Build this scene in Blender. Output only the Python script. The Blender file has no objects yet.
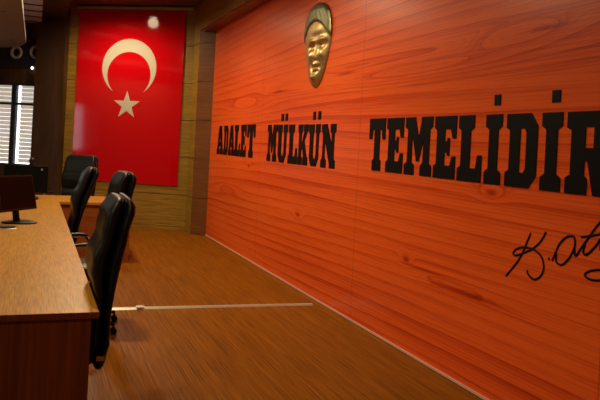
import bpy, bmesh, math, random
from mathutils import Vector, Matrix
C = bpy.context.scene.collection
random.seed(4)
PI = math.pi

# ---------------------------------------------------------------- camera
F_PX, CAM_H, ROLL, YAW = 700.0, 1.55, 0.052, math.atan(265.4 / 700.0)
cd = bpy.data.cameras.new('camera'); cam = bpy.data.objects.new('camera', cd); C.objects.link(cam)
cd.sensor_width = 36.0; cd.lens = 36.0 * F_PX / 600.0; cd.shift_y = -51.0 / 600.0
cd.clip_start = 0.05; cd.clip_end = 100
fw = Vector((math.sin(YAW), math.cos(YAW), 0)); rt = Vector((math.cos(YAW), -math.sin(YAW), 0)); up = Vector((0, 0, 1))
rc = rt * math.cos(ROLL) + up * math.sin(ROLL); uc = up * math.cos(ROLL) - rt * math.sin(ROLL)
M = Matrix.Identity(4)
for i in range(3):
    M[i][0] = rc[i]; M[i][1] = uc[i]; M[i][2] = -fw[i]
M[0][3], M[1][3], M[2][3] = 0, 0, CAM_H
cam.matrix_world = M
bpy.context.scene.camera = cam

# ---------------------------------------------------------------- world, exposure
sc = bpy.context.scene
vs = sc.view_settings
vs.view_transform = 'Standard'; vs.look = 'None'; vs.gamma = 1.0; vs.use_curve_mapping = False
vs.exposure = -0.08
w = bpy.data.worlds.new('world'); sc.world = w; w.use_nodes = True
wb = w.node_tree.nodes['Background']; wb.inputs[0].default_value = (0.86, 0.93, 1.0, 1); wb.inputs[1].default_value = 3.0

# lamps of the room: round ceiling downlights, two of them added as fill (their fixtures are built further down)
LAMPS = [(0.93, 12.05, 3.93, 40), (0.7, 9.4, 3.93, 66), (0.5, 6.3, 3.93, 85), (-0.6, 3.4, 3.93, 28), (-1.7, 0.8, 3.93, 42),  # fourth and fifth: unseen fill, added to brighten the near floor and desk end
         (-2.6, 5.6, 3.93, 35), (-2.6, 8.5, 3.93, 50), (-5.85, 9.64, 3.93, 30), (-6.2, 7.7, 3.93, 30), (-6.17, 6.37, 3.93, 30)]
LAMP_COL = (1.0, 0.78, 0.48)

# ---------------------------------------------------------------- materials
def mat(name, col, rough=0.5, metal=0.0, spec=0.5, coat=0.0):
    m = bpy.data.materials.new(name); m.use_nodes = True
    b = m.node_tree.nodes['Principled BSDF']
    b.inputs['Base Color'].default_value = (*col, 1); b.inputs['Roughness'].default_value = rough
    b.inputs['Metallic'].default_value = metal; b.inputs['Specular IOR Level'].default_value = spec
    b.inputs['Coat Weight'].default_value = coat
    return m
class NT:
    def __init__(s, m): s.t = m.node_tree; s.b = s.t.nodes['Principled BSDF']
    def n(s, ty, **k):
        o = s.t.nodes.new(ty)
        for a, v in k.items(): setattr(o, a, v)
        return o
    def l(s, a, b): s.t.links.new(a, b)
    def math(s, op, a, b=None, c=None):
        o = s.n('ShaderNodeMath', operation=op)
        for i, v in enumerate((a, b, c)):
            if v is None: continue
            if isinstance(v, (int, float)): o.inputs[i].default_value = v
            else: s.l(v, o.inputs[i])
        return o.outputs[0]
    def obj(s):
        return s.n('ShaderNodeTexCoord').outputs['Object']
    def scale(s, v, sx, sy, sz):
        o = s.n('ShaderNodeMapping'); o.inputs['Scale'].default_value = (sx, sy, sz); s.l(v, o.inputs[0]); return o.outputs[0]
    def noise(s, v, sc_=1.0, det=3.0, ro=0.5, dist=0.0):
        o = s.n('ShaderNodeTexNoise'); o.inputs['Scale'].default_value = sc_; o.inputs['Detail'].default_value = det
        o.inputs['Roughness'].default_value = ro; o.inputs['Distortion'].default_value = dist; s.l(v, o.inputs['Vector']); return o.outputs[0]
    def ramp(s, f, stops):
        o = s.n('ShaderNodeValToRGB'); e = o.color_ramp.elements
        while len(e) < len(stops): e.new(0.5)
        for q, (p, c) in zip(e, stops): q.position = p; q.color = (*c, 1)
        s.l(f, o.inputs[0]); return o.outputs[0]
    def mix(s, f, a, b, mode='MIX'):
        o = s.n('ShaderNodeMix', data_type='RGBA', blend_type=mode)
        for i, v in ((0, f), (6, a), (7, b)):
            if isinstance(v, (int, float)): o.inputs[i].default_value = v
            elif isinstance(v, tuple): o.inputs[i].default_value = (*v, 1)
            else: s.l(v, o.inputs[i])
        return o.outputs[2]
def wood(name, dark, light, scale=(30, 2, 30), rough=0.4, coat=0.0, fine=1.0, lo=0.3, hi=0.7, bump=0.0):
    m = mat(name, light, rough, coat=coat); t = NT(m)
    v = t.scale(t.obj(), *scale)
    a = t.noise(v, 1.0, 5, 0.65, 0.3); b = t.noise(t.scale(t.obj(), *[q * 0.13 for q in scale]), 1.0, 2)
    f = t.math('ADD', t.math('MULTIPLY', a, fine), t.math('MULTIPLY', t.math('SUBTRACT', b, 0.5), 0.18))
    c = t.ramp(f, [(lo, dark), (hi, light)]); t.l(c, t.b.inputs['Base Color'])
    if bump:
        o = t.n('ShaderNodeBump'); o.inputs['Strength'].default_value = bump; t.l(f, o.inputs['Height']); t.l(o.outputs[0], t.b.inputs['Normal'])
    return m

# printed red timber wall: growth rings as level lines of a stretched height field
def red_wall_mat():
    m = mat('red_timber_print', (0.6, 0.1, 0.02), 0.30, spec=0.36); t = NT(m)
    p = t.obj(); s = t.n('ShaderNodeSeparateXYZ'); t.l(p, s.inputs[0]); Y, Z = s.outputs[1], s.outputs[2]
    nz = t.noise(t.scale(p, 0.0, 0.09, 0.7), 1.0, 0, 0.4)
    n2 = t.noise(t.scale(p, 0.0, 0.12, 3.5), 1.0, 1, 0.5)
    F = t.math('ADD', t.math('MULTIPLY', Z, 1.0), t.math('MULTIPLY', nz, 0.5))
    F = t.math('ADD', F, t.math('MULTIPLY', n2, 0.16))
    for (yc, zc, ay, az, h) in ((4.9, 2.22, 1.5, 0.085, 0.30), (3.6, 2.33, 0.55, 0.07, 0.20), (7.6, 2.26, 1.0, 0.08, 0.24), (9.6, 2.12, 1.0, 0.10, 0.24),
                                (4.85, 0.72, 0.10, 0.05, 0.16), (4.2, 0.66, 0.5, 0.04, -0.12), (7.3, 0.82, 0.14, 0.05, 0.14), (3.8, 1.33, 0.14, 0.05, 0.15), (9.3, 1.28, 0.12, 0.04, 0.13),
                                (10.4, 0.9, 0.7, 0.08, -0.15)):
        a = t.math('POWER', t.math('DIVIDE', t.math('SUBTRACT', Y, yc), ay), 2)
        b = t.math('POWER', t.math('DIVIDE', t.math('SUBTRACT', Z, zc), az), 2)
        e = t.math('EXPONENT', t.math('MULTIPLY', t.math('ADD', a, b), -1.0))
        F = t.math('ADD', F, t.math('MULTIPLY', e, h))
    r = t.math('FRACT', t.math('MULTIPLY', F, 9.0))                     # broad rings, sharp late-wood edge
    r2 = t.math('FRACT', t.math('MULTIPLY', F, 43.0))
    r = t.math('POWER', r, 3.0); r2 = t.math('POWER', r2, 2.0)
    pores = t.noise(t.scale(p, 0.0, 0.8, 85.0), 1.0, 4, 0.8)
    big = t.noise(t.scale(p, 0.0, 0.22, 2.6), 1.0, 2)
    big = t.noise(t.scale(p, 0.0, 0.22, 2.6), 1.0, 2)
    k = t.math('ADD', t.math('MULTIPLY', r, t.math('ADD', 0.02, t.math('MULTIPLY', big, 0.55))), t.math('MULTIPLY', r2, 0.16))
    k = t.math('ADD', k, t.math('MULTIPLY', t.math('SUBTRACT', pores, 0.5), 1.15))
    k = t.math('ADD', k, t.math('MULTIPLY', t.math('SUBTRACT', big, 0.5), 0.45))
    for (yc, zc, ay, az) in ((4.85, 0.72, 0.05, 0.02), (4.55, 0.69, 0.30, 0.012), (3.95, 0.63, 0.42, 0.018), (7.3, 0.82, 0.05, 0.02), (3.8, 1.33, 0.05, 0.02), (9.3, 1.28, 0.06, 0.02), (6.2, 2.30, 0.20, 0.012), (3.35, 2.34, 0.14, 0.014), (8.2, 2.24, 0.25, 0.014)):
        a = t.math('POWER', t.math('DIVIDE', t.math('SUBTRACT', Y, yc), ay), 2); b = t.math('POWER', t.math('DIVIDE', t.math('SUBTRACT', Z, zc), az), 2)
        k = t.math('ADD', k, t.math('MULTIPLY', t.math('EXPONENT', t.math('MULTIPLY', t.math('ADD', a, b), -1.0)), 0.55))
    c = t.ramp(k, [(0.0, (0.90, 0.138, 0.021)), (0.40, (0.62, 0.052, 0.007)), (1.0, (0.22, 0.010, 0.0012))])
    # joints between the 3 m sheets
    j = t.math('ABSOLUTE', t.math('SUBTRACT', t.math('FRACT', t.math('DIVIDE', t.math('SUBTRACT', Y, 1.31), 3.0)), 0.5))
    j = t.math('LESS_THAN', j, 0.0016)
    c = t.mix(t.math('MULTIPLY', j, 0.45), c, (0.25, 0.03, 0.01))
    t.l(c, t.b.inputs['Base Color'])
    return m

MT = {}
MT['red_wall'] = red_wall_mat()
MT['floor'] = wood('floor_laminate', (0.12, 0.034, 0.0008), (0.38, 0.135, 0.004), (150, 1.6, 1), 0.45, 0.0, lo=0.36, hi=0.66)
MT['floor'].node_tree.nodes['Principled BSDF'].inputs['Specular IOR Level'].default_value = 0.08
MT['desk_top'] = wood('oak_veneer', (0.34, 0.140, 0.010), (0.64, 0.300, 0.030), (150, 6.0, 45), 0.36, lo=0.34, hi=0.64)
MT['desk_top'].node_tree.nodes['Principled BSDF'].inputs['Specular IOR Level'].default_value = 0.25
MT['desk_dark'] = wood('dark_veneer', (0.085, 0.015, 0.002), (0.20, 0.042, 0.006), (45, 45, 1.2), 0.35, lo=0.3, hi=0.68)
MT['counter_front'] = wood('brown_veneer', (0.22, 0.05, 0.008), (0.38, 0.11, 0.02), (3, 30, 40), 0.4)
MT['olive'] = wood('walnut_boards', (0.18, 0.098, 0.010), (0.42, 0.24, 0.034), (2.5, 2.5, 40), 0.35, lo=0.3, hi=0.7)
MT['reveal'] = wood('reddish_boards', (0.12, 0.036, 0.008), (0.24, 0.085, 0.016), (2.5, 2.5, 40), 0.4)
MT['dark_wood'] = wood('dark_brown_boards', (0.030, 0.013, 0.004), (0.075, 0.032, 0.010), (8, 8, 1.2), 0.45)
MT['ceil'] = wood('ceiling_boards', (0.09, 0.028, 0.012), (0.17, 0.055, 0.022), (20, 2, 1), 0.5)
MT['black_letter'] = mat('black_vinyl', (0.004, 0.004, 0.005), 0.5, spec=0.12)
MT['flag_red'] = mat('flag_red_gloss', (0.56, 0.002, 0.006), 0.07, spec=0.5)
MT['flag_white'] = mat('flag_white_gloss', (0.60, 0.56, 0.44), 0.2)
MT['leather'] = mat('black_leather', (0.007, 0.009, 0.011), 0.40, spec=0.28)
MT['shell'] = mat('black_leather_back', (0.004, 0.004, 0.005), 0.42, spec=0.25)
MT['plastic'] = mat('black_plastic', (0.007, 0.007, 0.008), 0.4, spec=0.3)
MT['chrome'] = mat('chrome', (0.75, 0.75, 0.74), 0.18, metal=1.0)
MT['alu'] = mat('brushed_aluminium', (0.58, 0.55, 0.42), 0.4, metal=0.5)
MT['screen'] = mat('dark_screen', (0.006, 0.003, 0.003), 0.2, spec=0.15)
MT['teal'] = mat('dark_teal_plastic', (0.002, 0.004, 0.005), 0.5, spec=0.12)
MT['white_tag'] = mat('white_tag', (0.7, 0.7, 0.66), 0.5)
MT['gypsum'] = mat('grey_gypsum', (0.20, 0.225, 0.25), 0.8)
MT['slat'] = mat('white_metal_slats', (0.62, 0.62, 0.60), 0.4, metal=0.3)
MT['navy'] = mat('navy_paint', (0.008, 0.010, 0.022), 0.5)
MT['frame'] = mat('dark_window_frame', (0.012, 0.016, 0.028), 0.4)
MT['ring'] = mat('grey_ring', (0.30, 0.29, 0.27), 0.5)
MT['plaster'] = mat('brown_plaster', (0.20, 0.13, 0.08), 0.8)
MT['trimm'] = mat('pale_trim', (0.85, 0.55, 0.45), 0.3, metal=0.2)
def blind_mat():
    m = bpy.data.materials.new('blind_slat'); m.use_nodes = True; t = m.node_tree; t.nodes.clear()
    o = t.nodes.new('ShaderNodeOutputMaterial'); a = t.nodes.new('ShaderNodeBsdfDiffuse'); b = t.nodes.new('ShaderNodeBsdfTranslucent'); x = t.nodes.new('ShaderNodeMixShader')
    a.inputs[0].default_value = (0.8, 0.77, 0.7, 1); b.inputs[0].default_value = (0.78, 0.70, 0.60, 1); x.inputs[0].default_value = 0.72
    t.links.new(a.outputs[0], x.inputs[1]); t.links.new(b.outputs[0], x.inputs[2]); t.links.new(x.outputs[0], o.inputs[0]); return m
MT['blind'] = blind_mat()
def glass_mat():
    m = mat('window_glass', (1, 1, 1), 0.0); b = m.node_tree.nodes['Principled BSDF']
    b.inputs['Transmission Weight'].default_value = 1.0; b.inputs['IOR'].default_value = 1.02; return m
MT['glass'] = glass_mat()
def emit(name, col, s):
    m = bpy.data.materials.new(name); m.use_nodes = True; b = m.node_tree.nodes['Principled BSDF']
    b.inputs['Emission Color'].default_value = (*col, 1); b.inputs['Emission Strength'].default_value = s; return m
MT['lamp_glow'] = emit('lamp_glow', (1.0, 0.86, 0.65), 12.0)
MT['led'] = emit('white_led', (1, 1, 1), 9.0)
def bronze(name, col, rough):
    m = mat(name, col, rough, metal=0.9); t = NT(m)
    n = t.noise(t.obj(), 18.0, 4); c = t.mix(n, tuple(q * 0.45 for q in col), tuple(min(1, q * 1.3) for q in col)); t.l(c, t.b.inputs['Base Color']); return m
MT['bronze'] = bronze('polished_bronze', (0.75, 0.52, 0.22), 0.36)
MT['patina'] = bronze('green_bronze', (0.30, 0.30, 0.17), 0.45)

# ---------------------------------------------------------------- mesh helpers
def obj(name, bm, m, parent=None, smooth=False, loc=None, bevel=0.0, seg=2):
    me = bpy.data.meshes.new(name)
    if bevel:
        bmesh.ops.bevel(bm, geom=[e for e in bm.edges], offset=bevel, segments=seg, affect='EDGES', profile=0.6)
    bmesh.ops.recalc_face_normals(bm, faces=bm.faces)
    bm.to_mesh(me); bm.free()
    if m is not None: me.materials.append(m)
    if smooth:
        for p in me.polygons: p.use_smooth = True
    o = bpy.data.objects.new(name, me); C.objects.link(o)
    if parent: o.parent = parent
    if loc: o.location = loc
    return o
def tag(o, label=None, cat=None, group=None, kind=None):
    if label: o['label'] = label
    if cat: o['category'] = cat
    if group: o['group'] = group
    if kind: o['kind'] = kind
    return o
def thing(name, label, cat, loc=(0, 0, 0), rz=0.0, group=None):
    o = bpy.data.objects.new(name, None); C.objects.link(o); o.location = loc; o.rotation_euler = (0, 0, rz)
    o.empty_display_size = 0.1
    return tag(o, label, cat, group)
def struct(name, bm, m, **k):
    o = obj(name, bm, m, **k); o['kind'] = 'structure'; return o
def box(bm, x0, x1, y0, y1, z0, z1, mtx=None):
    r = bmesh.ops.create_cube(bm, size=1.0)
    for v in r['verts']:
        v.co = Vector(((x0 + x1) / 2 + v.co.x * (x1 - x0), (y0 + y1) / 2 + v.co.y * (y1 - y0), (z0 + z1) / 2 + v.co.z * (z1 - z0)))
        if mtx: v.co = mtx @ v.co
    return bm
def B(*a, **k): return box(bmesh.new(), *a, **k)
def prism(bm, pts, fn, d0, d1):
    """polygon pts (2-D) swept between depths d0, d1; fn(a, b, d) -> Vector"""
    lo = [bm.verts.new(fn(a, b, d0)) for a, b in pts]; hi = [bm.verts.new(fn(a, b, d1)) for a, b in pts]
    n = len(pts); bm.faces.new(lo[::-1]); bm.faces.new(hi)
    for i in range(n): bm.faces.new((lo[i], lo[(i + 1) % n], hi[(i + 1) % n], hi[i]))
def loft(bm, loops, cap=True):
    rows = [[bm.verts.new(p) for p in L] for L in loops]
    n = len(rows[0])
    for a, b in zip(rows, rows[1:]):
        for i in range(n): bm.faces.new((a[i], a[(i + 1) % n], b[(i + 1) % n], b[i]))
    if cap: bm.faces.new(rows[0][::-1]); bm.faces.new(rows[-1])
    return bm
def sgp(v, p): return math.copysign(abs(v) ** p, v)
def tube(bm, pts, r, n=8, flat=None):
    """tube along points; flat=(axis, factor) squashes it along an axis"""
    pts = [Vector(p) for p in pts]; loops = []; prev = None
    for i, p in enumerate(pts):
        d = (pts[min(i + 1, len(pts) - 1)] - pts[max(i - 1, 0)]).normalized()
        if prev is None:
            a = Vector((0, 0, 1)) if abs(d.z) < 0.9 else Vector((1, 0, 0)); u = d.cross(a).normalized()
        else:
            u = (prev - d * prev.dot(d)).normalized()
        prev = u; v = d.cross(u); rr = r[i] if isinstance(r, (list, tuple)) else r
        L = []
        for k in range(n):
            q = (u * math.cos(2 * PI * k / n) + v * math.sin(2 * PI * k / n)) * rr
            if flat: q[flat[0]] *= flat[1]
            L.append(p + q)
        loops.append(L)
    return loft(bm, loops)
def cyl(bm, c, r, h, n=20, r2=None, axis='z'):
    c = Vector(c); L = []
    for k, (t, rr) in enumerate(((0, r), (h, r if r2 is None else r2))):
        row = []
        for i in range(n):
            a = 2 * PI * i / n; x, y = rr * math.cos(a), rr * math.sin(a)
            row.append(c + (Vector((x, y, t)) if axis == 'z' else Vector((t, x, y)) if axis == 'x' else Vector((x, t, y))))
        L.append(row)
    return loft(bm, L)
def spline(pts, k=6):
    P = [Vector(p) for p in pts]; P = [P[0] * 2 - P[1]] + P + [P[-1] * 2 - P[-2]]; out = []
    for i in range(1, len(P) - 2):
        for j in range(k):
            t = j / k
            out.append(0.5 * ((2 * P[i]) + (P[i + 1] - P[i - 1]) * t + (2 * P[i - 1] - 5 * P[i] + 4 * P[i + 1] - P[i + 2]) * t * t + (3 * P[i] - P[i - 1] - 3 * P[i + 1] + P[i + 2]) * t ** 3))
    out.append(P[-2]); return out

# ---------------------------------------------------------------- the room
WX = 2.78                                       # plane of the red wall
P0 = Vector((2.58, 12.30)); BD = Vector((-0.848, 0.53)).normalized(); BN = Vector((-BD.y, BD.x))   # oblique back wall; BN points to the room
if BN.y > 0: BN = -BN
def bw(s, z, d=0.0): q = P0 + BD * s + BN * d; return Vector((q.x, q.y, z))       # s along the back wall, d out of it
def bbox(bm, s0, s1, z0, z1, d0, d1):
    prism(bm, [(s0, z0), (s1, z0), (s1, z1), (s0, z1)], lambda a, b, d: bw(a, b, d), d0, d1); return bm

struct('floor', B(-7.2, WX + 0.2, -3.2, 19, -0.2, 0), MT['floor'])
struct('wall_right', B(WX, WX + 0.2, -3.2, 12.6, 0, 4.2), MT['red_wall'])
bm = B(-7.2, -7, -3.2, 8.50, 0, 4.2)
box(bm, -7.2, -7, 8.50, 9.35, 0, 1.15); box(bm, -7.2, -7, 8.50, 9.35, 2.55, 4.2); box(bm, -7.2, -7, 8.60, 8.88, 1.15, 2.55); box(bm, -7.2, -7, 9.35, 19, 0, 4.2)
struct('wall_left', bm, MT['plaster'])
for i, (a, b) in enumerate(((8.50, 8.60), (8.88, 9.35))):
    wn = bpy.data.objects.new('window_%d' % (i + 3), None); C.objects.link(wn); wn['kind'] = 'structure'; wn.location = (-7.1, a, 1.15)
    obj('glass', B(-0.005, 0.005, 0, b - a, 0, 1.40), MT['glass'], wn)
    f = B(-0.04, 0.04, 0, 0.012, 0, 1.40); box(f, -0.04, 0.04, b - a - 0.012, b - a, 0, 1.40); box(f, -0.04, 0.04, 0, b - a, 0, 0.03); box(f, -0.04, 0.04, 0, b - a, 1.37, 1.40)
    obj('window_frame', f, MT['frame'], wn)
struct('wall_rear', B(-7, WX, -3.2, -3, 0, 4.2), MT['plaster'])
struct('ceiling', B(-7.2, WX + 0.2, -3.2, 19, 3.98, 4.2), MT['ceil'])
# flag wall: horizontal boards with narrow joints
bm = bmesh.new()
zs = [0.05, 0.62, 1.29, 1.95, 2.61, 3.27, 3.98]
for a, b in zip(zs, zs[1:]): bbox(bm, 0.0, 3.04, a + 0.006, b - 0.006, -0.02, 0.0)
bbox(bm, 0.0, 3.04, 0, 3.98, -0.2, -0.02)
struct('wall_back', bm, MT['olive'])
struct('baseboard_back', bbox(bmesh.new(), 0.0, 2.43, 0, 0.05, 0.0, 0.012), MT['olive'])
# pilaster that frames the recess of the red wall, and the soffit over it
bm = bmesh.new()
for a, b in zip([0] + zs[1:], zs[1:]): box(bm, 2.56, 2.60, 11.85, 12.42, a + 0.006, b - 0.006)
box(bm, 2.575, 2.60, 11.86, 12.42, 0, 3.98)
struct('trim_1', bm, MT['olive'])
bm = bmesh.new()
for a, b in zip([0, 0.62, 1.29, 1.95, 2.61, 3.27], [0.62, 1.29, 1.95, 2.61, 3.27, 3.50]):
    prism(bm, [(2.562, 11.84), (2.779, 11.62), (2.779, 11.80), (2.6, 11.98)], lambda p, q, d: Vector((p, q, d)), a + 0.006, b - 0.006)
prism(bm, [(2.572, 11.85), (2.775, 11.64), (2.775, 11.79), (2.6, 11.96)], lambda p, q, d: Vector((p, q, d)), 0.0, 3.49)
struct('trim_2', bm, MT['reveal'])
bm = B(2.56, 2.60, -3.0, 11.85, 3.50, 3.98)
struct('trim_3', bm, MT['olive'])
struct('trim_4', B(2.60, WX, -3.0, 11.9, 3.47, 3.51), MT['reveal'])
struct('trim_5', B(WX - 0.012, WX - 0.001, -3.0, 11.62, 0.006, 0.022), MT['trimm'])
# dark column beside the flag
struct('trim_6', bbox(bmesh.new(), 2.45, 3.03, 0, 3.98, 0.0, 0.13), MT['dark_wood'])
# aluminium channel above the flag
struct('trim_7', bbox(bmesh.new(), 0.06, 2.29, 3.905, 3.95, 0.0, 0.05), MT['alu'])

# window wall, two openings per pane bay
S0 = 3.04
bm = bmesh.new()
bbox(bm, S0, 8.0, 2.49, 2.80, -0.2, 0); bbox(bm, S0, 8.0, 0, 0.95, -0.2, 0); bbox(bm, S0, 3.06, 0.95, 2.49, -0.2, 0)
bbox(bm, 4.7, 8.0, 0.95, 2.49, -0.2, 0); bbox(bm, 8.0, 11.6, 0, 3.98, -0.2, 0)
struct('wall_window', bm, MT['dark_wood'])
struct('trim_8', bbox(bmesh.new(), S0, 8.0, 2.80, 3.35, -0.2, 0.04), MT['navy'])
struct('trim_9', bbox(bmesh.new(), S0, 8.0, 3.35, 3.98, -0.2, 0.0), MT['dark_wood'])
for i, (a, b) in enumerate(((3.06, 3.50), (3.57, 4.66))):
    wn = bpy.data.objects.new('window_%d' % (i + 1), None); C.objects.link(wn); wn['kind'] = 'structure'; wn.location = bw((a + b) / 2, 0.95); 
    off = wn.location.copy()
    def wobj(name, bm_, m):
        for v in bm_.verts: v.co -= off
        return obj(name, bm_, m, wn)
    f = bmesh.new()
    bbox(f, a - 0.035, a + 0.012, 0.95, 2.49, -0.10, -0.02); bbox(f, b - 0.012, b + 0.035, 0.95, 2.49, -0.10, -0.02)
    bbox(f, a, b, 2.465, 2.49, -0.10, -0.02); bbox(f, a, b, 0.95, 1.0, -0.10, -0.02); bbox(f, a, b, 2.10, 2.145, -0.10, -0.02)
    wobj('window_frame', f, MT['frame'])
    wobj('glass', bbox(bmesh.new(), a, b, 0.95, 2.49, -0.075, -0.07), MT['glass'])
    f = bmesh.new(); z = 1.02
    while z < 2.45:
        prism(f, [(z, -0.150), (z + 0.072, -0.124), (z + 0.0725, -0.1265), (z + 0.0005, -0.1525)], lambda zz, dd, s: bw(s, zz, dd), a + 0.045, b - 0.045); z += 0.078
    wobj('blind', f, MT['blind'])

# ceiling over the window bay: metal slats and a rounded grey bulkhead panel
bm = bmesh.new()
y = 6.0
while y < 13.5:
    box(bm, -0.40, 0.015, y + 0.02, y + 0.56, 3.60, 3.62); y += 0.58
box(bm, -0.42, 0.015, 6.0, 14.2, 3.63, 3.66)
struct('trim_10', bm, MT['slat'])
bm = bmesh.new(); y = 6.0
while y < 14.0:
    box(bm, -0.40, 0.016, y - 0.02, y + 0.02, 3.585, 3.625); y += 0.58
struct('trim_13', bm, MT['frame'])
struct('trim_11', B(0.02, 0.44, 6.0, 13.62, 3.74, 3.98), MT['dark_wood'])
bm = bmesh.new()
pts = [(-0.22, 4.0), (-0.222, 12.9), (-0.30, 13.35), (-0.48, 13.75), (-0.75, 14.05), (-1.3, 14.3), (-3.2, 14.6), (-3.2, 4.0)]
prism(bm, pts, lambda a, b, d: Vector((a, b, d)), 3.12, 3.22)
struct('trim_12', bm, MT['gypsum'])
bm = cyl(bmesh.new(), (-0.43, 12.7, 3.112), 0.045, 0.008, 20); cyl(bm, (-0.44, 9.85, 3.112), 0.045, 0.008, 20)
struct('trim_14', bm, MT['frame'])

# ---------------------------------------------------------------- downlights
for i, (x, y, z, pw) in enumerate(LAMPS):
    zc = 3.98
    bm = bmesh.new(); N = 24
    prof = [(0.105, 0), (0.105, -0.012), (0.085, -0.016), (0.075, -0.004)]
    loops = [[Vector((r * math.cos(2 * PI * k / N), r * math.sin(2 * PI * k / N), h)) for k in range(N)] for r, h in prof]
    loft(bm, loops, cap=False)
    t = thing('downlight', ['round ceiling downlight nearest the flag', 'round ceiling downlight above the far counter', 'round ceiling downlight above the long desk',
                            'added unseen fill downlight above the near end of the desk', 'added unseen fill downlight left of the camera, brightening the desk end panel', 'round ceiling downlight over the hall to the left', 'round ceiling downlight over the hall by the windows',
                            'round ceiling downlight by the left wall, farthest back', 'round ceiling downlight by the left wall, middle of three', 'round ceiling downlight by the left wall, nearest of three'][i], 'lamp', (x, y, zc), 0, 'round ceiling downlights')
    obj('bezel', bm, MT['alu'], t, smooth=True)
    obj('diffuser', cyl(bmesh.new(), (0, 0, -0.008), 0.078, 0.005, 24), MT['lamp_glow'], t)
    ld = bpy.data.lights.new('downlight_light', 'SPOT'); ld.energy = pw * 4; ld.color = LAMP_COL; ld.spot_size = math.radians(170); ld.spot_blend = 0.75; ld.shadow_soft_size = 0.10
    lo = bpy.data.objects.new('downlight_light', ld); C.objects.link(lo); lo.parent = t; lo.location = (0, 0, -0.12)

# ---------------------------------------------------------------- flag
fl = thing('flag', 'tall glossy red flag with white crescent and star on the back wall', 'flag', bw(1.225, 0.78))
fo = fl.location.copy()
def fobj(name, bm_, m, **k):
    for v in bm_.verts: v.co -= fo
    return obj(name, bm_, m, fl, **k)
fobj('flag_cloth', bbox(bmesh.new(), 0.20, 2.25, 0.78, 3.885, 0.0, 0.03), MT['flag_red'])
bm = bmesh.new(); sC, zC, R1 = 1.222, 2.853, 0.522
R2 = 0.4186; zi = zC - 0.132
# crescent opens downward, towards the star
dcc = zC - zi; xc = (R1 * R1 - R2 * R2 + dcc * dcc) / (2 * dcc)       # distance of the chord below zC
ha = math.acos(max(-1, min(1, xc / R1))); hb = math.acos(max(-1, min(1, (xc - dcc) / R2)))
NN = 48; out = []; inn = []
for k in range(NN + 1):
    a = -PI / 2 + ha + (2 * PI - 2 * ha) * k / NN; out.append((sC + R1 * math.cos(a), zC + R1 * math.sin(a)))
    b = -PI / 2 + hb + (2 * PI - 2 * hb) * k / NN; inn.append((sC + R2 * math.cos(b), zi + R2 * math.sin(b)))
for k in range(NN):
    q = [out[k], out[k + 1], inn[k + 1], inn[k]]
    if k == 0: q = [out[0], out[1], inn[1]]
    if k == NN - 1: q = [out[k], out[NN], inn[k]]
    vsl = [bm.verts.new(bw(a, b, 0.033)) for a, b in q]; bm.faces.new(vsl)
bmesh.ops.remove_doubles(bm, verts=bm.verts, dist=1e-5)
r = bmesh.ops.extrude_face_region(bm, geom=bm.faces[:])
for v in [g for g in r['geom'] if isinstance(g, bmesh.types.BMVert)]: v.co -= Vector((BN.x, BN.y, 0)) * 0.0025
fobj('crescent', bm, MT['flag_white'])
bm = bmesh.new(); st = []
for k in range(10):
    a = PI / 2 + k * PI / 5; rr = 0.262 if k % 2 == 0 else 0.262 * 0.382
    st.append((1.232 + rr * math.cos(a), 2.175 + rr * math.sin(a)))
prism(bm, st, lambda a, b, d: bw(a, b, d), 0.0305, 0.033)
fobj('star', bm, MT['flag_white'])

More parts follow.
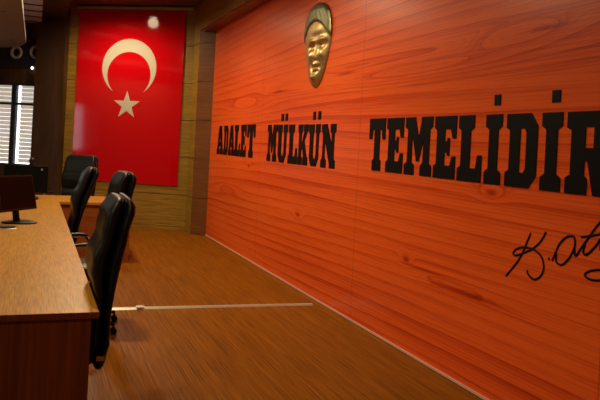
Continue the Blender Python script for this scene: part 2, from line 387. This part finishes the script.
# ---------------------------------------------------------------- wall lettering
S = 0.17; CH = 0.05
def stem(cx, sw, iw, y0=0.0, y1=1.0):
    return [(cx - sw / 2, y0), (cx + sw / 2, y0), (cx + sw / 2, y0 + S), (cx + iw / 2, y0 + S + CH), (cx + iw / 2, y1 - S - CH), (cx + sw / 2, y1 - S), (cx + sw / 2, y1), (cx - sw / 2, y1), (cx - sw / 2, y1 - S), (cx - iw / 2, y1 - S - CH), (cx - iw / 2, y0 + S + CH), (cx - sw / 2, y0 + S)]
def rect(a, b, c, d): return [(a, c), (b, c), (b, d), (a, d)]
def glyph(ch):
    if ch == 'T': return [[(0, 1), (0, 0.60), (0.17, 0.60), (0.24, 0.78), (0.34, 0.78), (0.34, 0.23), (0.24, 0.19), (0.24, 0), (0.78, 0), (0.78, 0.19), (0.68, 0.23), (0.68, 0.78), (0.78, 0.78), (0.84, 0.60), (1, 0.60), (1, 1)]]
    if ch == 'E': return [[(0, 0), (1, 0), (1, 0.36), (0.84, 0.36), (0.76, 0.21), (0.5, 0.21), (0.5, 0.42), (0.6, 0.42), (0.62, 0.37), (0.72, 0.37), (0.72, 0.65), (0.62, 0.65), (0.6, 0.59), (0.5, 0.59), (0.5, 0.79), (0.76, 0.79), (0.84, 0.64), (1, 0.64), (1, 1), (0, 1), (0, 0.81), (0.12, 0.77), (0.12, 0.23), (0, 0.19)]]
    if ch == 'L': return [[(0, 0), (1, 0), (1, 0.40), (0.83, 0.40), (0.76, 0.20), (0.52, 0.20), (0.52, 0.77), (0.66, 0.81), (0.66, 1), (0, 1), (0, 0.81), (0.13, 0.77), (0.13, 0.23), (0, 0.19)]]
    if ch == 'I': return [stem(0.5, 1.0, 0.56)]
    if ch == 'D': return [[(0, 0), (0.78, 0), (1, 0.17), (1, 0.5), (0.66, 0.5), (0.66, 0.26), (0.60, 0.20), (0.46, 0.20), (0.46, 0.5), (0.12, 0.5), (0.12, 0.23), (0, 0.19)],
                          [(0, 1), (0, 0.81), (0.12, 0.77), (0.12, 0.5), (0.46, 0.5), (0.46, 0.80), (0.60, 0.80), (0.66, 0.74), (0.66, 0.5), (1, 0.5), (1, 0.83), (0.78, 1)]]
    if ch == 'R': return [[(0, 0), (0.50, 0), (0.50, 0.19), (0.43, 0.23), (0.43, 0.5), (0.11, 0.5), (0.11, 0.23), (0, 0.19)],
                          [(0, 1), (0, 0.81), (0.11, 0.77), (0.11, 0.5), (0.43, 0.5), (0.43, 0.81), (0.62, 0.81), (0.62, 0.56), (0.43, 0.56), (0.43, 0.40), (0.50, 0.40), (0.64, 0), (1.04, 0), (1.04, 0.16), (0.96, 0.20), (0.84, 0.46), (0.94, 0.56), (0.94, 0.88), (0.80, 1)]]
    if ch == 'M': return [stem(0.19, 0.38, 0.17), stem(0.80, 0.40, 0.22), [(0.10, 1), (0.36, 1), (0.56, 0.55), (0.50, 0.24), (0.46, 0.24), (0.27, 0.72), (0.2, 0.72)], [(0.50, 0.24), (0.54, 0.24), (0.74, 0.74), (0.80, 1), (0.62, 1), (0.48, 0.50)]]
    if ch == 'N': return [stem(0.19, 0.38, 0.17), stem(0.81, 0.38, 0.18), [(0.05, 1), (0.38, 1), (0.90, 0.30), (0.90, 0), (0.68, 0), (0.27, 0.62), (0.12, 0.78)]]
    if ch == 'A': return [[(0, 0), (0.44, 0), (0.44, 0.17), (0.36, 0.21), (0.50, 0.72), (0.60, 1), (0.30, 1), (0.24, 0.90), (0.08, 0.21), (0, 0.17)], [(0.54, 0), (1, 0), (1, 0.17), (0.94, 0.21), (0.70, 1), (0.42, 1), (0.50, 0.72), (0.62, 0.21), (0.54, 0.17)], rect(0.32, 0.68, 0.28, 0.43)]
    if ch == 'U': return [[(0, 1), (0, 0.81), (0.10, 0.77), (0.10, 0.20), (0.28, 0), (0.72, 0), (0.90, 0.20), (0.90, 0.77), (1, 0.81), (1, 1), (0.60, 1), (0.60, 0.81), (0.68, 0.77), (0.68, 0.26), (0.60, 0.18), (0.48, 0.18), (0.42, 0.26), (0.42, 0.77), (0.48, 0.81), (0.48, 1)]]
    if ch == 'K': return [stem(0.23, 0.46, 0.26), [(0.30, 0.42), (0.62, 0.81), (0.56, 0.81), (0.56, 1), (1, 1), (1, 0.83), (0.90, 0.81), (0.36, 0.34)], [(0.40, 0.50), (0.62, 0.64), (0.90, 0.22), (1, 0.19), (1, 0), (0.54, 0), (0.54, 0.19), (0.60, 0.22)]]
def letter(ch, y0, y1, zb, zt, label, group, dot=None):
    bm = bmesh.new()
    for k, poly in enumerate(glyph(ch)):
        prism(bm, poly, lambda a, b, d: Vector((-d, -(a * (y0 - y1)), b * (zt - zb))), 0.0, 0.006 + 0.0002 * k)
    if dot:
        for (a, b, c, d_) in dot:
            prism(bm, rect(y0 - a, y0 - b, c - zb, d_ - zb), lambda a_, b_, d: Vector((-d, -a_, b_)), 0.0, 0.006)
    o = obj('letter', bm, MT['black_letter'], loc=(WX, y0, zb))
    return tag(o, label, 'letter', group)
def lay(word, spans, zb, zt, glyphs, labels, group, dots={}):
    for i, (a, b) in enumerate(spans):
        f0 = (spans[0][0] - a) / (spans[0][0] - spans[-1][1])
        letter(glyphs[i], a, b, zb[0] + (zb[1] - zb[0]) * f0, zt[0] + (zt[1] - zt[0]) * f0, labels[i], group, dots.get(i))
lay('ADALET', [(11.14, 10.76), (10.72, 10.46), (10.43, 10.10), (10.09, 9.78), (9.755, 9.475), (9.43, 9.05)], (1.402, 1.394), (1.855, 1.853), 'ADALET',
    ['black slab letter A, first letter of the lettering nearest the flag', 'black slab letter D, second letter of the short word nearest the flag', 'black slab letter A between D and L in the word nearest the flag',
     'black slab letter L between A and E in the word nearest the flag', 'black slab letter E between L and T in the word nearest the flag', 'black slab letter T ending the word nearest the flag'], 'letters of the word nearest the flag')
lay('MULKUN', [(8.51, 8.14), (8.12, 7.76), (7.72, 7.42), (7.40, 7.09), (7.07, 6.75), (6.71, 6.34)], (1.378, 1.370), (1.836, 1.814), 'MULKUN',
    ['black slab letter M, first letter of the middle word below the bronze face', 'black slab letter U with two dots between M and L in the middle word', 'black slab letter L between the dotted U and K in the middle word',
     'black slab letter K in the middle word below the bronze face', 'black slab letter U with two dots between K and N in the middle word', 'black slab letter N ending the middle word'], 'letters of the middle word',
    {1: [(8.01, 7.92, 1.875, 1.962), (7.86, 7.78, 1.875, 1.962)], 4: [(6.975, 6.90, 1.868, 1.957), (6.83, 6.755, 1.868, 1.957)]})
lay('TEMELIDIR', [(5.60, 5.30), (5.272, 4.985), (4.955, 4.545), (4.515, 4.23), (4.20, 3.92), (3.885, 3.714), (3.667, 3.375), (3.338, 3.168), (3.131, 2.80)], (1.397, 1.380), (1.850, 1.833), 'TEMELIDIR',
    ['large black slab letter T starting the long word on the right', 'large black slab letter E between T and M', 'large black slab letter M between two Es', 'large black slab letter E between M and L', 'large black slab letter L between E and a dotted I',
     'large black slab dotted I between L and D', 'large black slab letter D between two dotted Is', 'large black slab dotted I between D and R', 'large black slab letter R cut by the right picture edge'], 'letters of the long right word',
    {5: [(3.808, 3.745, 1.898, 1.966)], 7: [(3.265, 3.198, 1.893, 1.963)]})

# signature: brush strokes lying on the wall
bm = bmesh.new()
for st_ in ([(3.393, 1.123), (3.481, 0.96), (3.605, 0.827)],
            [(3.262, 1.146), (3.30, 1.09), (3.36, 1.04), (3.44, 1.00), (3.52, 0.97), (3.545, 0.98), (3.515, 1.01), (3.45, 1.03), (3.36, 1.03), (3.29, 0.998), (3.266, 0.94), (3.29, 0.885), (3.345, 0.857), (3.395, 0.875), (3.41, 0.90)],
            [(3.232, 1.002), (3.222, 0.992)],
            [(3.200, 0.990), (3.180, 1.03), (3.150, 1.09), (3.095, 1.140), (3.040, 1.148), (3.030, 1.10), (3.065, 1.03), (3.12, 0.982), (3.165, 0.990), (3.170, 1.035)],
            [(3.030, 1.13), (3.028, 1.06), (3.015, 1.05), (2.985, 1.09), (2.93, 1.16), (2.87, 1.235), (2.84, 1.26)],
            [(2.985, 1.155), (2.90, 1.175), (2.78, 1.21)],
            [(2.955, 1.12), (2.965, 1.075), (2.935, 1.07), (2.88, 1.12), (2.84, 1.17), (2.845, 1.11), (2.81, 1.10), (2.77, 1.15), (2.775, 1.10), (2.73, 1.11), (2.69, 1.16)],
            [(2.69, 1.16), (2.68, 1.10), (2.64, 1.13), (2.60, 1.24), (2.56, 1.33), (2.585, 1.20), (2.60, 1.10), (2.55, 1.17), (2.52, 1.16), (2.55, 1.13), (2.48, 1.08)],
            [(2.48, 1.06), (2.62, 1.03), (2.78, 1.012), (2.86, 1.0), (2.92, 0.98), (2.945, 0.958), (2.92, 0.944), (2.87, 0.944), (2.78, 0.965), (2.60, 1.01)]):
    tube(bm, spline([(WX - 0.002, a, b) for a, b in st_], 5), 0.0075, 6, flat=(0, 0.35))
tag(obj('signature', bm, MT['black_letter'], smooth=True), 'black handwritten signature on the red wall below the right word', 'signature')

# ---------------------------------------------------------------- bronze face
ZF0, ZF1, YFC = 2.205, 3.12, 6.945
def g(u, v, uc, vc, a, b): return math.exp(-((u - uc) / a) ** 2 - ((v - vc) / b) ** 2)
def half_w(v):   # v: 0 chin .. 1 crown ; half width in m
    pts = [(0, 0.0), (0.03, 0.09), (0.1, 0.17), (0.2, 0.235), (0.35, 0.305), (0.5, 0.35), (0.62, 0.372), (0.75, 0.362), (0.86, 0.31), (0.94, 0.22), (0.985, 0.11), (1.0, 0.0)]
    for (a, x), (b, y) in zip(pts, pts[1:]):
        if v <= b: return x + (y - x) * (v - a) / (b - a)
    return 0
def relief(u, v):
    q = max(0.0, 1 - abs(u) ** 2.6) ** 0.55; e = min(1, v / 0.12, (1 - v) / 0.10); e = max(0, e) ** 0.5
    h = 0.065 * q * e; u = u - 0.20
    h += 0.035 * g(u, v, 0, 0.355, 0.15, 0.045) + 0.025 * g(u, v, 0, 0.43, 0.09, 0.09)              # nose
    h += 0.03 * g(u, v, -0.36, 0.545, 0.26, 0.03) + 0.03 * g(u, v, 0.36, 0.545, 0.26, 0.03)       # brows
    h -= 0.06 * g(u, v, -0.36, 0.485, 0.22, 0.035) + 0.06 * g(u, v, 0.36, 0.485, 0.22, 0.035)   # sockets
    h += 0.022 * g(u, v, -0.36, 0.48, 0.09, 0.016) + 0.022 * g(u, v, 0.36, 0.48, 0.09, 0.016)   # eyes
    h += 0.035 * g(u, v, -0.46, 0.37, 0.18, 0.06) + 0.035 * g(u, v, 0.46, 0.37, 0.18, 0.06)       # cheekbones
    h -= 0.035 * g(u, v, -0.38, 0.27, 0.12, 0.07) + 0.035 * g(u, v, 0.38, 0.27, 0.12, 0.07)
    h += 0.035 * g(u, v, 0, 0.27, 0.30, 0.025) - 0.045 * g(u, v, 0, 0.240, 0.30, 0.012) + 0.035 * g(u, v, 0, 0.212, 0.22, 0.02)
    h -= 0.03 * g(u, v, 0, 0.185, 0.22, 0.018) + -0.055 * g(u, v, 0, 0.12, 0.26, 0.045)           # chin
    h += 0.012 * g(u, v, 0, 0.66, 0.40, 0.05)
    u = u + 0.20; hl = 0.77 - 0.22 * u * u
    if v > hl: h += 0.022 * min(1, (v - hl) / 0.03) + 0.0015 * math.sin(u * 20 + v * 18)
    return max(h, 0.0) * 0.7
bf = thing('face_relief', 'bronze face relief mounted high on the red wall above the middle word', 'relief', (WX, YFC, ZF0))
NU, NV = 44, 90
def fpt(i, j):
    u = -1 + 2 * i / NU; v = 0.002 + 0.996 * j / NV; return u, v, Vector((-0.004 - relief(u, v), -u * half_w(v), v * (ZF1 - ZF0)))
bms = {'face': bmesh.new(), 'hair': bmesh.new()}; cache = {}
for j in range(NV):
    for i in range(NU):
        u = -1 + 2 * (i + .5) / NU; v = (j + .5) / NV; key = 'hair' if v > 0.77 - 0.22 * u * u else 'face'
        q = []
        for (a, b) in ((i, j), (i + 1, j), (i + 1, j + 1), (i, j + 1)):
            if (key, a, b) not in cache: cache[(key, a, b)] = bms[key].verts.new(fpt(a, b)[2])
            q.append(cache[(key, a, b)])
        bms[key].faces.new(q)
obj('face', bms['face'], MT['bronze'], bf, smooth=True)
tag(obj('hair', bms['hair'], MT['patina'], bf, smooth=True), 'greenish swept back bronze hair')
bm = bmesh.new(); ol = [(-1, j) for j in range(0, NV + 1, 3)] + [(1, j) for j in range(NV, -1, -3)]
pl = []
for sgn, j in ol:
    v = 0.002 + 0.996 * j / NV; pl.append((-sgn * half_w(v) * 0.985, v * (ZF1 - ZF0)))
prism(bm, pl, lambda a, b, d: Vector((-d, a, b)), 0.0, 0.012)
obj('backing', bm, MT['patina'], bf)

# ---------------------------------------------------------------- long bench desk and far counter
DX0, DX1, DY0, DY1, DZ = -0.62, 0.318, 3.34, 9.08, 0.75
t = thing('bench_desk', 'long oak topped bench desk with dark end panel on the left', 'desk', (0, 0, 0))
obj('desktop', B(DX0, DX1, DY0, DY1, DZ - 0.03, DZ), MT['desk_top'], t, bevel=0.002, seg=1)
obj('edge_band', B(DX0 + 0.001, DX1 - 0.001, DY0 - 0.002, DY0 + 0.0, DZ - 0.029, DZ - 0.001), MT['desk_dark'], t)
obj('end_panel', B(DX0 + 0.02, DX1 - 0.033, DY0 + 0.012, DY0 + 0.045, 0, DZ - 0.03), MT['desk_dark'], t)
obj('front_panel', B(DX0 + 0.02, DX0 + 0.05, DY0 + 0.045, DY1, 0, DZ - 0.03), MT['desk_dark'], t)
t = thing('counter', 'oak counter joining the far end of the long desk below the flag', 'counter', (0, 0, 0))
obj('desktop', B(DX0, 1.22, DY1 + 0.002, 10.05, DZ - 0.035, DZ), MT['desk_top'], t, bevel=0.002, seg=1)
obj('front_panel', B(DX0 + 0.02, 1.19, DY1 + 0.04, DY1 + 0.065, 0, DZ - 0.035), MT['counter_front'], t)
obj('end_panel', B(1.165, 1.19, DY1 + 0.066, 10.0, 0, DZ - 0.035), MT['counter_front'], t)

# ---------------------------------------------------------------- chairs
def pl(pts, z):
    for (a, x), (b, y) in zip(pts, pts[1:]):
        if z <= b:
            k = max(0, (z - a) / (b - a)); k = k * k * (3 - 2 * k) if False else k
            return x + (y - x) * k
    return pts[-1][1]
REAR = [(0.40, 0.274), (0.51, 0.288), (0.65, 0.286), (0.776, 0.300), (0.887, 0.322), (1.036, 0.352), (1.10, 0.362), (1.17, 0.385), (1.21, 0.385), (1.25, 0.365)]
FRONT = [(0.42, 0.185), (0.50, 0.19), (0.58, 0.192), (0.66, 0.196), (0.755, 0.213), (0.80, 0.192), (0.87, 0.176), (0.95, 0.178), (1.05, 0.222), (1.11, 0.225), (1.19, 0.245), (1.25, 0.285)]
HW = [(0.40, 0.21), (0.50, 0.24), (0.62, 0.26), (0.80, 0.268), (0.95, 0.262), (1.10, 0.255), (1.19, 0.245), (1.25, 0.225)]
def back_loft(kind):
    loops = []; N = 28; z0, z1 = (0.40, 1.25) if kind == 'pad' else (0.375, 1.25); NZ = 44
    for j in range(NZ + 1):
        k = j / NZ; z = z0 + (z1 - z0) * k
        e = min(1, (k + 0.004) / 0.06, (1.004 - k) / 0.05); e = math.sqrt(max(0, 1 - (1 - e) ** 2))
        f, r, h = pl(FRONT, z), pl(REAR, z), pl(HW, z)
        m_ = f + (r - f) * 0.56
        if kind == 'pad' and z < 0.52: m_ = f + 0.03 + (m_ - f - 0.03) * max(0, (z - 0.45) / 0.07)
        if kind == 'shell' and z < 0.52: m_ = f + 0.02 + (m_ - f) * max(0, (z - 0.45) / 0.07)
        if kind == 'pad': a, b = f, m_ + 0.004; h *= 0.97
        else: a, b = m_ - 0.004, r
        c = (a + b) / 2; th = (b - a) / 2 * (0.35 + 0.65 * e); hh = h - 0.045 * (1 - e)
        if kind == 'pad':
            th *= 1 + 0.06 * math.sin(z * 2 * PI / 0.095)
        L = []
        for q in range(N):
            A = 2 * PI * q / N; y = hh * sgp(math.cos(A), 0.55); x = th * sgp(math.sin(A), 0.6)
            curve = -0.018 * (y / 0.25) ** 2 if kind == 'pad' else -0.004 * (y / 0.25) ** 2     # wings come forward
            L.append(Vector((c + x + curve, y, z)))
        loops.append(L)
    return loft(bmesh.new(), loops)
def make_chair(name, label, group, tagged=True):
    t = thing(name, label, 'chair', group=group)
    obj('back_cushion', back_loft('pad'), MT['leather'], t, smooth=True)
    sh = obj('back_shell', back_loft('shell'), MT['shell'], t, smooth=True)
    if tagged:
        m = Matrix.Translation((0.235, -0.232, 0.452)) @ Matrix.Rotation(0.5, 4, 'X')
        tag(obj('care_tag', B(-0.02, 0.02, -0.012, -0.008, -0.015, 0.015, mtx=m), MT['white_tag'], sh), 'small white tag')
    # seat
    loops = []
    for z, k in ((0.395, 0.90), (0.405, 0.97), (0.44, 1.0), (0.475, 0.99), (0.495, 0.93), (0.503, 0.80)):
        L = []
        for q in range(28):
            A = 2 * PI * q / 28; L.append(Vector((-0.04 + 0.245 * k * sgp(math.cos(A), 0.5), 0.25 * k * sgp(math.sin(A), 0.5), z)))
        loops.append(L)
    obj('seat', loft(bmesh.new(), loops), MT['leather'], t, smooth=True)
    obj('seat_plate', B(-0.13, 0.15, -0.09, 0.09, 0.365, 0.396), MT['plastic'], t)
    for s in (-1, 1):
        pts = spline([(0.10, s * 0.25, 0.405), (0.11, s * 0.29, 0.50), (0.10, s * 0.30, 0.62), (0.06, s * 0.305, 0.672), (-0.04, s * 0.305, 0.675), (-0.15, s * 0.305, 0.655), (-0.185, s * 0.30, 0.58), (-0.12, s * 0.29, 0.45), (-0.08, s * 0.24, 0.405)], 5)
        a = obj('armrest', tube(bmesh.new(), pts, 0.013, 8), MT['chrome'], t, smooth=True)
        obj('arm_pad', tube(bmesh.new(), spline([(0.08, s * 0.305, 0.680), (0.0, s * 0.305, 0.690), (-0.13, s * 0.305, 0.677)], 5), [0.02] * 11, 8, flat=(2, 0.6)), MT['plastic'], a, smooth=True)
    obj('gas_column', cyl(cyl(bmesh.new(), (0, 0, 0.10), 0.032, 0.15, 16), (0, 0, 0.24), 0.016, 0.13, 14), MT['plastic'], t, smooth=False)
    bm = cyl(bmesh.new(), (0, 0, 0.085), 0.045, 0.06, 16, 0.036)
    for k in range(5):
        a = 2 * PI * k / 5 + 0.45; c, s_ = math.cos(a), math.sin(a)
        tube(bm, [(0.03 * c, 0.03 * s_, 0.115), (0.18 * c, 0.18 * s_, 0.098), (0.35 * c, 0.35 * s_, 0.08)], [0.024, 0.02, 0.015], 8)
    obj('star_base', bm, MT['plastic'], t, smooth=True)
    for k in range(5):
        a = 2 * PI * k / 5 + 0.45; c, s_ = math.cos(a), math.sin(a); p = Vector((0.35 * c, 0.35 * s_, 0))
        bm = bmesh.new(); cyl(bm, (p.x, p.y - 0.024, 0.0265), 0.0265, 0.018, 14, axis='y'); cyl(bm, (p.x, p.y + 0.006, 0.0265), 0.0265, 0.018, 14, axis='y')
        cyl(bm, (p.x, p.y, 0.02), 0.009, 0.06, 10); box(bm, p.x - 0.018, p.x + 0.018, p.y - 0.006, p.y + 0.006, 0.02, 0.055)
        obj('caster', bm, MT['plastic'], t)
    return t
def dup(root, label, loc, rz, lift=0.0, recline=0.0):
    r = root.copy(); C.objects.link(r); r['label'] = label; r.location = loc; r.rotation_euler = (0, 0, rz)
    for ch in list(root.children):
        c = ch.copy(); C.objects.link(c); c.parent = r
        if lift and ch.name.split('.')[0] not in ('star_base', 'caster', 'gas_column'): c.location.z += lift
        if lift and ch.name.startswith('gas_column'): c.scale.z = (0.37 + lift) / 0.37
        if recline and ch.name.startswith(('back_cushion', 'back_shell')):      # the back pivots about its foot
            c.location += Vector((0.20, 0, 0.45)) - Matrix.Rotation(recline, 3, 'Y') @ Vector((0.20, 0, 0.45)); c.rotation_euler = (0, recline, 0)
        for gch in ch.children:
            d = gch.copy(); C.objects.link(d); d.parent = c
    return r
GRP = 'black leather high back office chairs'
ch = make_chair('office_chair', 'nearest black leather office chair beside the near end of the desk', GRP)
ch.location = (0.125, 3.86, 0)
dup(ch, 'black leather office chair second nearest, standing farthest out from the desk', (0.40, 5.95, 0), 0.06, 0.035)
dup(ch, 'slim looking black office chair pulled up to the desk, between nearer chairs and counter', (0.155, 7.55, 0), 0.0, 0.02, 0.13)
dup(ch, 'black office chair behind the far counter, facing the room below the flag', (0.50, 10.72, 0), PI / 2 - 0.62, 0.04)

# ---------------------------------------------------------------- things on the desk
# near monitor: tilted dark screen mirroring the red wall
mt = thing('monitor', 'dark monitor with reddish screen tilted back on the long desk', 'monitor', (-0.13, 6.92, DZ), 0)
a = Vector((-0.29, 6.52, 0)); b = Vector((0.052, 7.0, 0)); d = (b - a).normalized(); nrm = Vector((d.y, -d.x, 0))
ctr = b - d * 0.25; ctr.z = 0
loc0 = Vector((-0.13, 6.92, 0))
tilt = 0.22
upv = (Vector((0, 0, 1)) * math.cos(tilt) - nrm * math.sin(tilt)); nn = nrm * math.cos(tilt) + Vector((0, 0, 1)) * math.sin(tilt)
def mbox(bm_, s0, s1, h0, h1, n0, n1):
    base = ctr - loc0 + Vector((0, 0, 0.115))
    prism(bm_, [(s0, h0), (s1, h0), (s1, h1), (s0, h1)], lambda p, q, n_: base + d * p + upv * q + nn * n_, n0, n1); return bm_
obj('housing', mbox(bmesh.new(), -0.25, 0.25, 0.0, 0.32, -0.04, 0.0), MT['plastic'], mt, bevel=0.004)
obj('screen', mbox(bmesh.new(), -0.235, 0.235, 0.02, 0.305, 0.0003, 0.0015), MT['screen'], mt)
bb = ctr - loc0
obj('stand_neck', tube(bmesh.new(), [bb + Vector((0, 0, 0.018)) - nrm * 0.03, bb + Vector((0, 0, 0.10)) - nrm * 0.045, bb + Vector((0, 0, 0.20)) - nrm * 0.085], 0.03, 10), MT['plastic'], mt, smooth=True)
obj('stand_base', loft(bmesh.new(), [[bb + Vector((0.15 * r_ * math.cos(2 * PI * k / 28), 0.11 * r_ * math.sin(2 * PI * k / 28), z_)) for k in range(28)] for r_, z_ in ((1, 0.0), (1, 0.012), (0.5, 0.022))]), MT['plastic'], mt, smooth=False)

# far monitor with webcam, seen from behind
mt = thing('monitor', 'wide dark teal monitor seen from behind on the far counter with a webcam', 'monitor', (-0.08, 9.55, DZ), 0.03)
obj('housing', B(-0.262, 0.262, -0.02, 0.02, 0.07, 0.412), MT['teal'], mt, bevel=0.006)
obj('stand_neck', B(-0.035, 0.035, 0.021, 0.045, 0.012, 0.2), MT['plastic'], mt)
obj('stand_base', B(-0.12, 0.12, -0.06, 0.12, 0.0, 0.012), MT['plastic'], mt, bevel=0.003)
tag(obj('badge', cyl(bmesh.new(), (0.185, -0.023, 0.365), 0.014, 0.003, 14, axis='y'), MT['ring'], mt), 'small round grey badge')
wc = thing('webcam', 'small black webcam on top of the far monitor', 'webcam', (-0.02, 9.552, DZ + 0.413))
bm = bmesh.new(); bmesh.ops.create_uvsphere(bm, u_segments=16, v_segments=10, radius=0.036, matrix=Matrix.Translation((0, 0, 0.062)))
obj('camera_ball', bm, MT['plastic'], wc, smooth=True)
obj('clip', B(-0.03, 0.03, -0.024, 0.024, 0.0, 0.03), MT['plastic'], wc, bevel=0.004)
obj('lens', cyl(bmesh.new(), (0, 0.030, 0.064), 0.014, 0.01, 12, axis='y'), MT['screen'], wc)
# round puck in front of the near monitor
pk = thing('desk_puck', 'small dark round disc with pale rim lying on the desk before the near monitor', 'disc', (-0.178, 6.42, DZ))
def ringm(r0, r1, h): 
    N = 28; return loft(bmesh.new(), [[Vector((r_ * math.cos(2 * PI * k / N), r_ * math.sin(2 * PI * k / N), z_)) for k in range(N)] for r_, z_ in ((r1, 0), (r1, h * 0.6), (r1 * 0.92, h), (r0, h))])
obj('disc_body', ringm(0.02, 0.068, 0.016), MT['plastic'], pk, smooth=False)
obj('rim', ringm(0.06, 0.076, 0.006), MT['alu'], pk)
obj('button', cyl(bmesh.new(), (0.01, 0, 0.0162), 0.012, 0.006, 14), MT['chrome'], pk)
# mouse near the far monitor
ms = bmesh.new(); bmesh.ops.create_uvsphere(ms, u_segments=20, v_segments=12, radius=1.0)
for v in ms.verts: v.co = Vector((v.co.x * 0.032, v.co.y * 0.055, max(0, v.co.z) * 0.034))
tag(obj('computer_mouse', ms, MT['plastic'], smooth=True, loc=(0.05, 9.36, DZ)), 'small black computer mouse on the counter near the far monitor', 'mouse')

# ---------------------------------------------------------------- floor cable cover
cc = thing('cable_cover', 'long pale metal cable cover strip lying across the floor to the red wall', 'cable cover', (1.65, 6.52, 0))
ang = math.atan2(6.50 - 6.58, 2.62 - 0.60)
prof = [(-0.035, 0.0), (-0.022, 0.012), (-0.008, 0.016), (0.008, 0.016), (0.022, 0.012), (0.035, 0.0)]
def strip(x0, x1, w0, w1):
    bm_ = bmesh.new()
    Ls = [[Vector((x, y_ * w_ + (-0.04) * (x + 0.0) , z_)) for y_, z_ in prof] for x, w_ in ((x0, w0), (x1, w1))]
    return loft(bm_, Ls)
obj('cover_strip', strip(-1.30, -0.66, 1.2, 1.2), MT['alu'], cc)
obj('cover_strip', strip(-0.66, 1.02, 0.85, 0.85), MT['alu'], cc)
bm = B(-0.70, -0.64, -0.02, 0.065, 0.0, 0.022); box(bm, -0.655, -0.62, 0.0, 0.09, 0.0, 0.012)
tag(obj('joint_tape', bm, MT['white_tag'], cc), 'pale crumpled tape over the joint')

# ---------------------------------------------------------------- ring lights / speakers on the navy band
def ring_thing(s, z, label):
    t = thing('ring_speaker', label, 'speaker', bw(s, z, 0.042), group='round speakers above the window')
    rotm = Matrix.Rotation(math.atan2(BN.y, BN.x), 4, 'Z')
    N = 32; pr_ = [(0.12, 0), (0.125, 0.02), (0.11, 0.03), (0.075, 0.026), (0.07, 0.01), (0.068, 0.002)]
    o = obj('ring', loft(bmesh.new(), [[rotm @ Vector((h, r_ * math.cos(2 * PI * k / N), r_ * math.sin(2 * PI * k / N))) for k in range(N)] for r_, h in pr_], cap=False), MT['ring'], t, smooth=True)
    bm_ = cyl(bmesh.new(), (0.001, 0, 0), 0.07, 0.004, 24, axis='x')
    for v in bm_.verts: v.co = rotm @ v.co
    obj('cone', bm_, MT['plastic'], t)
ring_thing(3.48, 3.07, 'round grey ring speaker on the dark band above the window')
ring_thing(3.08, 3.09, 'round grey speaker half hidden behind the dark column')
t = bmesh.new(); bmesh.ops.create_uvsphere(t, u_segments=12, v_segments=8, radius=0.022)
tag(obj('indicator_lamp', t, MT['led'], smooth=True, loc=bw(3.13, 2.79, 0.062)), 'tiny bright white lamp on the band above the window', 'lamp')
